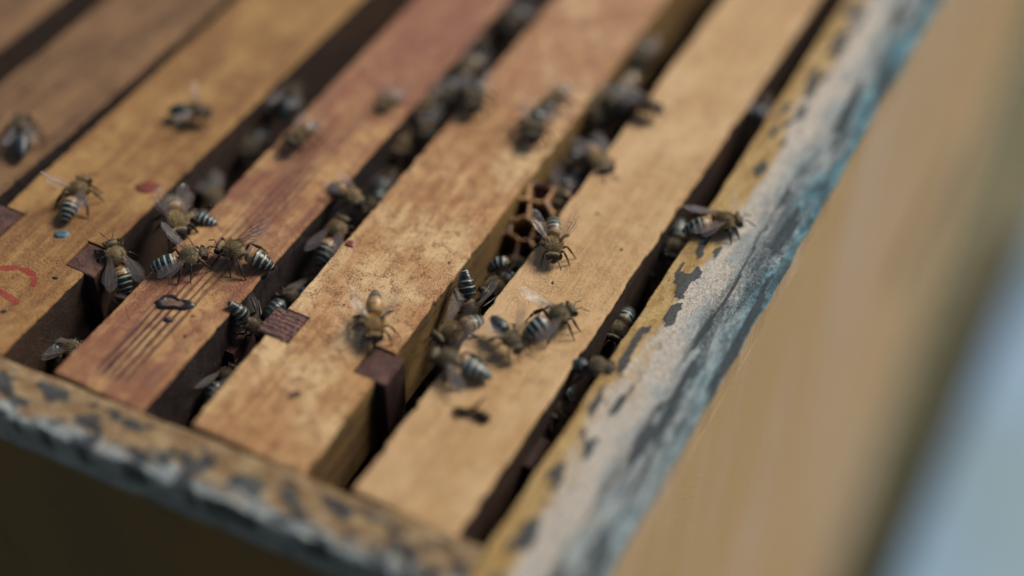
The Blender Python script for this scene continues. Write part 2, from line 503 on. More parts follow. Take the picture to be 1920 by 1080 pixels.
# right wall, upper body: inner board face at x=-75.7, outer at -51.9
def wall_board(name, x0, x1, y0, y1, z0, z1, mat, nseg=(2, 60, 24), amp=.25, seed=3):
    """board standing on edge: gridded outer faces with a slight unevenness"""
    bm = bmesh.new()
    bmesh.ops.create_cube(bm, size=1)
    for vv in bm.verts:
        vv.co = Vector((x0 + (x1 - x0) * (vv.co.x + .5), y0 + (y1 - y0) * (vv.co.y + .5), z0 + (z1 - z0) * (vv.co.z + .5)))
    bmesh.ops.subdivide_edges(bm, edges=bm.edges[:], cuts=14, use_grid_fill=True)
    bmesh.ops.bevel(bm, geom=[e for e in bm.edges if len(e.link_faces) == 2 and e.calc_face_angle(0) > 1], offset=.8, segments=1, affect='EDGES')
    for vv in bm.verts:
        p = vv.co
        vv.co = p + Vector((fbm(p.y, p.z, seed, .02, 3), fbm(p.x, p.z, seed + 4, .02, 3), 0)) * amp
    me = bpy.data.meshes.new(name)
    for vv in bm.verts:
        vv.co = (vv.co + Vector((OX, OY, OZ))) * S
    bm.to_mesh(me); bm.free()
    me.materials.append(mat)
    o = bpy.data.objects.new(name, me); C.objects.link(o); o.parent = hive
    return o

# side rim: top strip of the side wall with the flaked paint, finely gridded
def side_rim():
    x0, x1, y0, y1 = -75.7, -51.9, 126.0, 640.0
    nx = 44
    ys = []
    y = y0
    while y < y1:
        ys.append(y); y += .55 if 175 < y < 300 else (1.2 if y < 380 else 6)
    ys.append(y1)
    xs = [-0.001] + [0.35] + [.35 + (x1 - x0 - .7) * k / nx for k in range(1, nx)] + [x1 - x0 - .35, x1 - x0]
    verts, faces, fl_ = [], [], []
    m = len(xs) + 2
    for y in ys:
        el = fbm(2.0, y, 1, .10, 4) * .35 + fbm(5, y, 3, .9, 2) * .12
        er = fbm(9.0, y, 7, .10, 4) * .55 + fbm(1, y, 8, .9, 2) * .22
        row = [(0, -9.0)]
        fl_.append(0)
        for k, x in enumerate(xs):
            xx = x + (el if x < 1 else er if x > 23 else 0)
            z = 0.7 + fbm(x * 1.0, y * .45, 3, .16, 4) * .40 + fbm(x, y * .7, 11, 1.1, 3) * .13
            if k == 0 or k == len(xs) - 1: z -= .55
            fk = sstep(fbm(x, (y - y0) * .38, 40, .27, 6), .10, .20) * sstep(x, 1.0, 3.0) * (1 - sstep(x, 6.5, 10.0))
            fk = max(fk, sstep(fbm(x, (y - y0) * .11, 77, .36, 6), .16, .32) * sstep(x, 12, 16) * .85)
            z += .32 * fk
            fl_.append(fk)
            row.append((xx, z))
        row.append((x1 - x0 + er * .3, -9.0)); fl_.append(0)
        verts += [(xx, y - y0, z) for xx, z in row]
    for i in range(len(ys) - 1):
        for j in range(m - 1):
            a = i * m + j
            faces.append((a, a + m, a + m + 1, a + 1))
        a = i * m
        faces.append((a, a + m - 1, a + 2 * m - 1, a + m))
    faces += [tuple(range(m)), tuple(range((len(ys) - 1) * m, len(ys) * m))[::-1]]
    idx = []
    for i in range(len(ys) - 1):
        idx += [1 if j == m - 2 else 0 for j in range(m - 1)] + [0]
    idx += [0, 0]
    o = new_obj('side_rim', verts, faces, [M['rim'], M['wall']], hive, idx, (x0 + OX, y0 + OY, OZ))
    flake_attr(o, fl_)
    return o
tag(side_rim(), 'weathered rim of the side wall with flaking grey, blue and ochre patches')
wall_board('side_wall', -75.5, -52.0, 126.2, 640, -367, -9.05, M['wall'])
wall_board('lower_side_wall', -76.5, -52.6, 126, 640, -738, -369.5, M['wall_lower'])
# hand hold on the side wall: slab with the recess shade in its colour
v, f = box_verts(-53.5, -51.2, 455, 545, -205, -180)
hh = new_obj('hand_hold_patch', [(a + OX, b + OY, c + OZ) for a, b, c in v], f, plain('hand_hold_shade', (0.16, 0.12, 0.08), .8), hive)

# front wall: line y = 141.6+.065*(x+128) inside, 12 mm of rim above a rebate, 24 thick below
def front_rim():
    a = math.atan(.068)
    L0, L1 = -330.0, -76.2
    ln = (L1 - L0) / math.cos(a)
    n = int(ln / .9)
    nx = 22
    verts, faces, fl_ = [], [], []
    prof = [(1.2, -9)] + [(1.2 - 13.2 * k / nx, None) for k in range(nx + 1)] + [(-12.0, -9)]
    m = len(prof)
    for i in range(n + 1):
        x = ln * i / n
        ei = fbm(x, 3, 5, .10, 4) * .30; eo = fbm(x, 8, 2, .10, 4) * .3
        for k, (yy, z) in enumerate(prof):
            y2 = yy + (ei if k <= 2 else eo if k >= m - 3 else 0)
            if z is None:
                z = 0.35 + fbm(x * .6, yy, 21, .22, 4) * .38 + fbm(x, yy, 4, 1.2, 3) * .12
                fk = sstep(fbm(x * .6, yy, 52, .27, 6), .06, .16) * sstep(-yy, .2, 1.5)
                z += .35 * fk
                if k in (1, m - 2): z -= .6
            else: fk = 0
            fl_.append(fk)
            verts.append((x, y2, z))
    for i in range(n):
        for j in range(m):
            p, q = i * m + j, i * m + (j + 1) % m
            faces.append((p, p + m, q + m, q))
    faces += [tuple(range(m)), tuple(range(n * m, (n + 1) * m))[::-1]]
    o = new_obj('front_rim', verts, faces, [M['rim_front']], hive, None, (L0 + OX, 141.2 + .068 * (L0 + 128) - 1.5 + OY, OZ))
    o.rotation_euler = (0, 0, a)
    flake_attr(o, fl_)
    return o
tag(front_rim(), 'narrow front rim with peeling dark paint over orange wood')
def front_board(name, z0, z1, yin, yout, mat):
    a = .068
    def Y(x, o): return 141.2 + a * (x + 128) + o
    vs = []
    for z in (z0, z1):
        for (x, o) in ((-330, yout), (-76.3, yout), (-76.3, yin), (-330, yin)):
            vs.append((x + OX, Y(x, o) + OY, z + OZ))
    fs = [(3, 2, 1, 0), (4, 5, 6, 7), (0, 1, 5, 4), (1, 2, 6, 5), (2, 3, 7, 6), (3, 0, 4, 7)]
    return new_obj(name, vs, fs, mat, hive)
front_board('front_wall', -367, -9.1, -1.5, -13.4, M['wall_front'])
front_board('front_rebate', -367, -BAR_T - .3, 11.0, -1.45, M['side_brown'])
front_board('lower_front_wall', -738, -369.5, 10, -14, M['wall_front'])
v, f = box_verts(-330, -76.6, 612, 636, -738, -5)
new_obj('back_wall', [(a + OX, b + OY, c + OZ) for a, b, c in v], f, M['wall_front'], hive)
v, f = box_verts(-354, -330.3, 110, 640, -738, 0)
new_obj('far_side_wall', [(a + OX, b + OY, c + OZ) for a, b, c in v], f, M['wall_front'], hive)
v, f = box_verts(-350, -27, 118, 650, -758, -738.3)
new_obj('bottom_board', [(a + OX, b + OY, c + OZ) for a, b, c in v], f, M['stand'], hive)

# ------------------------------------------------------------------ ground and what stands behind
def ground():
    n = NT('short_dry_grass_ground')
    a = n.noise(n.mm, .004, 5, .6); b = n.noise(n.mm, .05, 5, .7)
    c = n.mix(n.ramp(a, .4, .6), (0.12, 0.12, 0.07), (0.20, 0.18, 0.11))
    c = n.mix(n.ramp(b, .45, .7, 0, .6), c, (0.04, 0.05, 0.03))
    n.bump(b, 12, 1)
    m = n.done(c, .9, .2)
    N = 40; v = []; f = []
    for i in range(N + 1):
        for j in range(N + 1):
            x = -12000 + 24000 * i / N; y = -12000 + 24000 * j / N
            v.append((x, y, -762 + fbm(x, y, 0, .0006, 3) * 18))
    for i in range(N):
        for j in range(N):
            p = i * (N + 1) + j
            f.append((p, p + N + 1, p + N + 2, p + 1))
    o = new_obj('ground', v, f, m); tag(o, kind='structure')
ground()
nb = empty('blue_board', (0, 930, -760))
tag(nb, 'pale blue painted board lying on the ground beyond the side wall, badly blurred', 'board')
def blue(name, col):
    n = NT(name)
    a = n.noise(n.mm, .02, 5, .6)
    n2 = n.noise(n.mm, .005, 3, .5)
    return n.done(n.mix(n.ramp(n2, .4, .65), n.mix(n.ramp(a, .35, .65), col, tuple(c * .75 for c in col)), (0.12, 0.21, 0.26)), .5, .4)
M['blue'] = blue('pale_blue_paint', (0.16, 0.28, 0.42))
M['blue2'] = blue('blue_grey_paint', (0.12, 0.20, 0.26))
rough_box('board_top', -13, 430, -330, 270, 36, 60, [M['blue']], nb, step=40, amp=1, bev=2)
v, f = box_verts(-9, 425, -325, 265, -4, 35.5)
new_obj('board_edge', v, f, M['blue2'], nb)

# ------------------------------------------------------------------ bees
def interp(tab, x):
    """tab: list of tuples sorted by first value"""
    for a, b in zip(tab, tab[1:]):
        if a[0] <= x <= b[0]:
            t = (x - a[0]) / (b[0] - a[0])
            return [p + (q - p) * t for p, q in zip(a[1:], b[1:])]
    return list(tab[-1][1:]) if x > tab[-1][0] else list(tab[0][1:])

# s along the body, from face (0) to waist: (s, x, zc, half width, half height)
FRONT = [(0.0, 5.40, 1.75, .05, .08), (0.25, 5.32, 1.85, .55, .75), (.6, 5.05, 2.05, 1.05, 1.30), (1.0, 4.70, 2.22, 1.50, 1.62),
         (1.5, 4.25, 2.38, 1.74, 1.62), (1.9, 3.85, 2.50, 1.50, 1.35), (2.2, 3.58, 2.60, .95, .90), (2.4, 3.42, 2.66, .45, .45),
         (2.6, 3.28, 2.72, .55, .55), (2.9, 3.05, 2.80, 1.20, 1.10), (3.4, 2.55, 2.88, 1.72, 1.55), (4.1, 1.85, 2.95, 1.98, 1.82),
         (5.0, .95, 2.98, 2.05, 1.92), (5.8, .15, 2.92, 1.90, 1.78), (6.5, -.50, 2.82, 1.48, 1.42), (6.9, -.90, 2.74, .95, .95), (7.2, -1.15, 2.68, .50, .50)]
ABD = [(0, .50), (.035, 1.0), (.09, 1.45), (.18, 1.78), (.30, 1.95), (.44, 1.92), (.58, 1.70), (.72, 1.42), (.84, 1.10), (.92, .76), (.97, .42), (1.0, .08)]
TERG = [0, .14, .34, .54, .72, .87, 1.0]
HAIR = {'amber': (0.38, 0.28, 0.14), 'dark': (0.23, 0.18, 0.11), 'shiny': (0.28, 0.22, 0.13), 'grey': (0.33, 0.27, 0.16), 'honey': (0.46, 0.30, 0.12)}

def body_color(kind, u, k, th):
    """u: place within tergite k; th: 0 on the back .. 1 on the belly"""
    pale = {'amber': (0.27, 0.27, 0.20), 'dark': (0.08, 0.10, 0.10), 'shiny': (0.26, 0.27, 0.20), 'grey': (0.32, 0.36, 0.32), 'honey': (0.34, 0.27, 0.15)}[kind]
    black = (0.007, 0.012, 0.015)
    amber = (0.30, 0.13, 0.030)
    if th > .8:
        return (0.10, 0.08, 0.055)
    base = black
    if kind == 'amber' and k <= 1: base = amber if u < .8 else black
    if kind == 'honey' and k <= 2: base = (0.42, 0.20, 0.04) if u < .85 else black
    if kind == 'grey' and k == 0: base = (0.20, 0.12, 0.06)
    if k >= 5: return black if u > .25 else pale
    if kind == 'shiny' and k >= 4: return black
    b0, b1 = (.05, .24) if kind == 'shiny' else (.05, .50 - .05 * k)
    if k == 0: return base
    return pale if b0 < u < b1 else base

_body_cache = {}
def ring_noise(i, q, s): return fbm(i * .37, q * .9, s, 1, 2)

def tube(verts, cols, faces, pts, rads, n, col, flat=1.0):
    """tapered tube along a polyline appended to the lists"""
    base0 = len(verts)
    N = len(pts)
    for i, p in enumerate(pts):
        d = (pts[min(i + 1, N - 1)] - pts[max(i - 1, 0)]).normalized()
        a = d.cross(Vector((0.13, .31, 1))).normalized(); b = d.cross(a)
        for q in range(n):
            t = 2 * math.pi * q / n
            verts.append(tuple(p + (a * math.cos(t) * flat + b * math.sin(t)) * rads[i])); cols.append(col)
    for i in range(N - 1):
        for q in range(n):
            x0 = base0 + i * n + q; x1 = base0 + i * n + (q + 1) % n
            faces.append((x0, x1, x1 + n, x0 + n))
    faces.append(tuple(base0 + q for q in range(n))[::-1])
    faces.append(tuple(base0 + (N - 1) * n + q for q in range(n)))

LEGS = {
    'walk': {('f', 1): ((3.2, 2.2, 3.0), (4.4, 3.0, 1.0), (5.4, 3.3, -.55)), ('f', -1): ((3.0, -2.3, 3.0), (3.6, -3.3, 1.0), (4.4, -3.9, -.55)),
             ('m', 1): ((1.0, 3.0, 3.0), (.4, 4.2, 1.0), (-.2, 5.1, -.55)), ('m', -1): ((1.5, -3.0, 3.0), (1.7, -4.3, 1.0), (1.9, -5.3, -.55)),
             ('h', 1): ((-1.0, 2.8, 3.3), (-2.4, 4.1, 1.3), (-3.6, 4.7, -.55)), ('h', -1): ((-1.3, -2.6, 3.3), (-3.2, -3.7, 1.3), (-4.7, -4.1, -.55))},
    'stand': {('f', 1): ((3.1, 2.3, 3.1), (3.9, 3.3, 1.1), (4.9, 3.9, -.55)), ('f', -1): ((3.2, -2.2, 2.9), (4.6, -2.8, 1.0), (5.8, -3.0, -.55)),
              ('m', 1): ((1.6, 3.1, 3.1), (1.9, 4.4, 1.0), (2.3, 5.4, -.55)), ('m', -1): ((1.0, -3.1, 3.1), (.5, -4.4, 1.1), (-.1, -5.3, -.55)),
              ('h', 1): ((-1.4, 2.5, 3.5), (-3.2, 3.6, 1.4), (-4.9, 3.9, -.55)), ('h', -1): ((-.9, -2.9, 3.4), (-2.1, -4.4, 1.3), (-3.2, -5.2, -.55))},
}
ROOT = {'f': (2.3, .8, 1.75), 'm': (1.0, .95, 1.5), 'h': (-.2, .9, 1.55)}

def bee_body_mesh(kind, bend, legs, tilt):
    key = (kind, bend, legs, tilt)
    if key in _body_cache: return _body_cache[key]
    n = 22
    verts, cols, faces = [], [], []
    hair = HAIR[kind]
    hair_pts = []
    rings = []
    s = 0.0
    while s <= 7.2001:
        x, zc, hw, hh = interp(FRONT, s)
        tilt_in = 0
        rings.append((Vector((x, 0, zc)), Vector((0, 0, 1)), hw, hh, ('head' if s < 2.4 else 'thorax'), s, 0)); s += .2
    # abdomen along a bending spine
    L = 6.9
    p = Vector((-1.3, 0, 2.66)); ang = math.radians(tilt)
    nA = 56
    for i in range(nA + 1):
        t = i / nA
        r, = interp(ABD, t)
        k = max(j for j in range(6) if TERG[j] <= t + 1e-9)
        u = (t - TERG[k]) / (TERG[k + 1] - TERG[k])
        r2 = r + (.11 * u - .03) * min(1, r)
        d = Vector((-math.cos(ang), 0, -math.sin(ang)))
        upv = Vector((-math.sin(ang), 0, math.cos(ang)))
        rings.append((p.copy(), upv, r2, r2 * .90, k, u, t))
        p = p + d * (L / nA)
        ang += math.radians(bend) / nA
    for i, (c, upv, hw, hh, zone, u, t) in enumerate(rings):
        for q in range(n):
            th = 2 * math.pi * q / n
            cy, sz = math.sin(th), math.cos(th)
            if zone == 'thorax' and u > 2.6: hw_, hh_ = hw * .89, hh * .90
            elif zone == 'head': hw_, hh_ = hw * .95, hh * .95
            else: hw_, hh_ = hw, hh
            w = hw_
            if zone == 'head': w = hw_ * (1 + .22 * sz)
            jit = 1 + .02 * ring_noise(i, q, 3)
            v = c + Vector((0, 1, 0)) * (w * cy * jit) + upv * (hh_ * sz * jit)
            verts.append(tuple(v))
            back = (1 - sz) / 2
            nz = .75 + .5 * (.5 + ring_noise(i * .8, q * .9, 8))
            if zone == 'head':
                col = (0.028, 0.024, 0.018) if back < .75 else (0.05, 0.035, 0.02)
                if u > 1.2 and back < .3: col = tuple(h * .45 for h in hair)
            elif zone == 'thorax':
                col = tuple(h * .42 * nz for h in hair)
            else:
                col = body_color(kind, u + .05 * ring_noise(i * 0, q, 5), zone, back)
                col = tuple(h * (nz if max(col) > .1 else 1) for h in col)
            cols.append((*col, 1.0 if zone in ('head', 'thorax') else .6))
            if zone == 'thorax' and 2.75 < u < 6.8:
                hair_pts.append((v, (v - c).normalized(), 'thorax', back))
            elif zone == 'head' and .9 < u < 2.2 and back < .35:
                hair_pts.append((v, (v - c).normalized(), 'head', back))
            elif isinstance(zone, int) and t < .85 and (zone == 0 or u < .45):
                hair_pts.append((v, ((v - c).normalized() * .5 + Vector((-math.cos(ang), 0, -.1))).normalized(), 'abd', back))
    for i in range(len(rings) - 1):
        for q in range(n):
            a = i * n + q; b = i * n + (q + 1) % n
            faces.append((a, a + n, b + n, b))
    faces.append(tuple(range(n)))
    faces.append(tuple(range((len(rings) - 1) * n, len(rings) * n))[::-1])
    for (pos, side), (k, e, f) in LEGS[legs].items():
        rx, ry, rz = ROOT[pos]
        r0 = Vector((rx, ry * side, rz)); k = Vector(k); e = Vector(e); f = Vector(f)
        mid = r0.lerp(k, .35) + Vector((0, 0, -.35))
        big = pos == 'h'
        pts = [r0, mid, r0.lerp(k, .7), k, k.lerp(e, .12), k.lerp(e, .55), k.lerp(e, .9), e, e.lerp(f, .15), e.lerp(f, .45), e.lerp(f, .5), e.lerp(f, .75), f, f + (f - e).normalized() * .45 + Vector((0, 0, .12))]
        rads = [.42, .40, .36, .24, .27, .50 if big else .32, .44 if big else .27, .20, .32 if big else .21, .28 if big else .18, .15, .13, .13, .07]
        tube(verts, cols, faces, pts, rads, 7, (0.022, 0.014, 0.010, .7), .75)
    me = bpy.data.meshes.new('bee_body')
    me.from_pydata([tuple(c * S for c in v) for v in verts], [], faces)
    at = me.color_attributes.new('tint', 'FLOAT_COLOR', 'POINT')
    for i, c in enumerate(cols): at.data[i].color = c
    me.polygons.foreach_set('use_smooth', [True] * len(me.polygons))
    me.materials.append(M['bee'])
    # fuzz
    rnd = random.Random(hash((bend, legs)) & 255)
    fv, ff, fc = [], [], []
    def hair_at(v, nrm, ln, col):
        d = (nrm + Vector((rnd.uniform(-.45, .45), rnd.uniform(-.45, .45), rnd.uniform(-.45, .45))) + Vector((-.25, 0, 0))).normalized()
        sd = d.cross(Vector((rnd.random(), rnd.random(), rnd.random()))).normalized() * .032
        b = len(fv)
        fv.extend([tuple(v - sd - nrm * .05), tuple(v + sd - nrm * .05), tuple(v + d * ln)])
        ff.append((b, b + 1, b + 2)); fc.append(col)
    for v, nr, z, back in hair_pts:
        for _ in range({'thorax': 6, 'head': 3, 'abd': 1}[z]):
            vv = v + Vector((rnd.uniform(-.2, .2), rnd.uniform(-.2, .2), rnd.uniform(-.1, .1)))
            k = rnd.uniform(.7, 1.25)
            if z == 'abd':
                if back > .7: continue
                col = tuple(c * k for c in body_color(kind, .2, 1, 0))
                hair_at(vv, nr, rnd.uniform(.25, .42), col)
            else:
                hair_at(vv, nr, rnd.uniform(.45, .85) if z == 'thorax' else rnd.uniform(.3, .5), tuple(c * k for c in hair))
    fm = bpy.data.meshes.new('bee_fuzz')
    fm.from_pydata([tuple(c * S for c in v) for v in fv], [], ff)
    at = fm.color_attributes.new('tint', 'FLOAT_COLOR', 'POINT')
    for i in range(len(ff)):
        for q in range(3): at.data[i * 3 + q].color = (*fc[i], 1)
    fm.materials.append(M['fuzz'])
    _body_cache[key] = (me, fm)
    return me, fm

def bee_mats():
    n = NT('bee_chitin')
    a = n.attr('tint')
    f = n.noise(n.mm, 6, 3, .7)
    n.bump(f, .06, .7)
    rg = n.ramp(a.outputs['Alpha'], .55, 1.0, .30, .75)
    n.b.inputs['Coat Weight'].default_value = .12
    n.b.inputs['Coat Roughness'].default_value = .25
    M['bee'] = n.done(a.outputs['Color'], rg, .5)
    n = NT('bee_hair'); a = n.attr('tint')
    M['fuzz'] = n.done(a.outputs['Color'], .6, .3)
    n = NT('bee_eye'); f = n.voronoi(n.mm, 9, 'F1'); n.bump(f, .02, .5)
    M['eye'] = n.done((0.010, 0.008, 0.008), .22, .6)
    n = NT('wing_membrane')
    f = n.noise(n.mm, .9, 3)
    n.bump(f, .12, .8)
    lw = n.t.nodes.new('ShaderNodeLayerWeight'); lw.inputs['Blend'].default_value = .35
    n.t.links.new(n.ramp(lw.outputs['Facing'], .2, .95, .11, .6), n.b.inputs['Alpha'])
    M['wing'] = n.done(n.mix(f, (0.30, 0.28, 0.30), (0.50, 0.46, 0.46)), .16, .9)
    n = NT('wing_vein')
    M['vein'] = n.done((0.09, 0.05, 0.025), .5, .4)
bee_mats()

def wing_mesh(name, L, W, hind=False):
    lead = [(0, .0), (.08, .10), (.3, .24), (.6, .36), (.85, .34), (.96, .22), (1.0, .0)]
    trail = [(0, -.02), (.10, -.12), (.22, -.30), (.40, -.46), (.60, -.58), (.80, -.56), (.93, -.36), (1.0, 0)]
    nx, ny = 16, 6
    v, f, mi = [], [], []
    for i in range(nx + 1):
        t = i / nx
        a = interp(lead, t)[0] * W; b = interp(trail, t)[0] * W
        for j in range(ny + 1):
            s_ = j / ny
            y = b + (a - b) * s_
            z = .10 * math.sin(s_ * 9 + t * 3) * (1 - abs(2 * s_ - 1)) + .35 * math.sin(t * 2.2) * (.3) - .25 * t * t * (1 - s_)
            v.append((L * t, y, z))
    for i in range(nx):
        for j in range(ny):
            p = i * (ny + 1) + j
            f.append((p, p + ny + 1, p + ny + 2, p + 1)); mi.append(0)
    def zat(t, s_): return .10 * math.sin(s_ * 9 + t * 3) * (1 - abs(2 * s_ - 1)) + .35 * math.sin(t * 2.2) * .3 - .25 * t * t * (1 - s_)
    veins = [[(0, 1), (.3, 1), (.6, 1), (.85, 1)], [(0, .6), (.25, .78), (.45, .72), (.7, .66), (.93, .6)], [(.05, .4), (.3, .45), (.55, .35), (.8, .3)],
             [(.45, .72), (.47, .4)], [(.62, .68), (.60, .33)], [(.72, .95), (.74, .64)], [(.3, .45), (.36, .15), (.5, .05)], [(.05, .2), (.2, .2), (.36, .15)]]
    if hind: veins = veins[:3] + veins[6:7]
    for vn in veins:
        pts = []
        for a_, b_ in zip(vn, vn[1:]):
            for q in range(4):
                t = a_[0] + (b_[0] - a_[0]) * q / 4; s_ = a_[1] + (b_[1] - a_[1]) * q / 4
                pts.append((t, s_))
        pts.append(vn[-1])
        P = [Vector((L * t, interp(trail, t)[0] * W + (interp(lead, t)[0] - interp(trail, t)[0]) * W * s_, zat(t, s_) + .01)) for t, s_ in pts]
        b0 = len(f)
        cc = []
        tube(v, cc, f, P, [.065 - .03 * i / len(P) for i in range(len(P))], 4, None)
        mi += [1] * (len(f) - b0)
    me = bpy.data.meshes.new(name)
    me.from_pydata([tuple(c * S for c in p) for p in v], [], f)
    me.materials.append(M['wing']); me.materials.append(M['vein'])
    me.polygons.foreach_set('material_index', mi)
    me.polygons.foreach_set('use_smooth', [True] * len(me.polygons))
    return me
WF = wing_mesh('forewing', 8.8, 3.0)
WH = wing_mesh('hindwing', 6.3, 2.5, True)

def small_mesh(name, build, mat):
    bm = bmesh.new(); build(bm)
    for vv in bm.verts: vv.co *= S
    me = bpy.data.meshes.new(name); bm.to_mesh(me); bm.free()
    me.polygons.foreach_set('use_smooth', [True] * len(me.polygons))
    me.materials.append(mat); return me
def _eye(bm):
    bmesh.ops.create_uvsphere(bm, u_segments=14, v_segments=10, radius=1)
    for vv in bm.verts: vv.co = Vector((vv.co.x * .62, vv.co.y * .42, vv.co.z * 1.12))
EYE = small_mesh('eye', _eye, M['eye'])
def antenna_mesh(side):
    v, c, f = [], [], []
    pts = [Vector(p) for p in ((5.15, .35 * side, 2.45), (5.6, .65 * side, 2.95), (6.0, .9 * side, 3.3), (6.2, 1.0 * side, 3.15), (6.8, 1.3 * side, 2.6), (7.5, 1.6 * side, 2.1), (7.9, 1.7 * side, 1.8))]
    tube(v, c, f, pts, [.10, .10, .10, .12, .13, .13, .07], 6, None)
    me = bpy.data.meshes.new('antenna'); me.from_pydata([tuple(q * S for q in p) for p in v], [], f)
    me.polygons.foreach_set('use_smooth', [True] * len(me.polygons)); me.materials.append(M['vein']); return me
ANT = {s: antenna_mesh(s) for s in (-1, 1)}

# wing directions (left, right) for the forewing; x back, y outward, z up; last number = lift of the surface (roll)
POSE = {
    'fold': ((-.97, .17, .04), (-.97, -.17, .04)), 'none': ((-.60, .42, -.68), (-.60, -.42, -.68)),
    'open': ((-.95, .27, .06), (-.95, -.27, .06)), 'vee': ((-.80, .42, .46), (-.80, -.42, .46)),
    'spread': ((-.45, .85, .15), (-.45, -.85, .15)), 'raise': ((-.55, .55, .75), (-.96, -.2, .02)),
    'onewing': ((-.55, .78, .30), (-.95, -.30, -.16)), 'back': ((-.82, .02, .55), (-.80, -.62, .36)),
    'up': ((-.60, .15, .85), (-.80, -.55, .1)), 'right': ((-.75, .60, -.25), (-.45, -.85, .35)),
    'wide': ((-.72, .60, .50), (-.72, -.60, .50)), 'far': ((-.80, .60, .45), (-.92, -.32, -.12)),
}

def make_bee(H, T, kind, wing, label, bend=14, legs='walk', tilt=6, roll=0.0, up=(0, 0, 1), anchor='mid', vary=1.0):
    H, T = Vector(H), Vector(T)
    fwd = (H - T).normalized()
    sc = min(1.08, max(.92, (H - T).length / 13.0)) * vary
    upv = Vector(up); side = upv.cross(fwd).normalized(); upv = fwd.cross(side)
    if roll:
        R = Matrix.Rotation(math.radians(roll), 3, fwd); side = R @ side; upv = R @ upv
    mid = {'mid': (H + T) / 2, 'tail': T + fwd * 6.5 * sc, 'head': H - fwd * 6.5 * sc}[anchor]
    org = mid - (fwd * (-1.1) + upv * 2.7) * sc
    m = Matrix((fwd * sc, side * sc, upv * sc)).transposed().to_4x4()
    m.translation = org * S
    root = bpy.data.objects.new('honey_bee', None); C.objects.link(root)
    root.empty_display_size = .003
    root.matrix_world = m
    tag(root, label, 'bee', 'honey bees crawling on the frames and rim')
    me, fm = bee_body_mesh(kind, bend, legs, tilt)
    def part(name, mesh, mat=None):
        o = bpy.data.objects.new(name, mesh); C.objects.link(o); o.parent = root
        if mat: o.matrix_local = mat
        return o
    part('body', me)
    fz = part('fuzz', fm); fz['kind'] = 'stuff'
    for s in (1, -1):
        e = Matrix.Rotation(math.radians(-14 * s), 4, 'X') @ Matrix.Rotation(math.radians(22 * s), 4, 'Z')
        e.translation = Vector((4.42, 1.50 * s, 2.62)) * S
        part('eye', EYE, e)
        part('antenna', ANT[s])
        d = Vector(POSE[wing][0 if s > 0 else 1]).normalized()
        for nm, wm, dz, sweep, rootp in (('forewing', WF, .06, 0, (1.3, 1.35, 4.1)), ('hindwing', WH, -.10, .22, (.5, 1.45, 3.9))):
            dd = (d + Vector((.10, sweep * s, -.06 if sweep else 0))).normalized()
            outw = Vector((0.25, s, -.12 if abs(d.z) < .3 else .45)); ey = (outw - dd * outw.dot(dd)).normalized(); ez = dd.cross(ey)
            w = Matrix((dd, ey, ez)).transposed().to_4x4()
            w.translation = Vector((rootp[0], rootp[1] * s, rootp[2] + dz)) * S
            part(nm, wm, w)
    return root
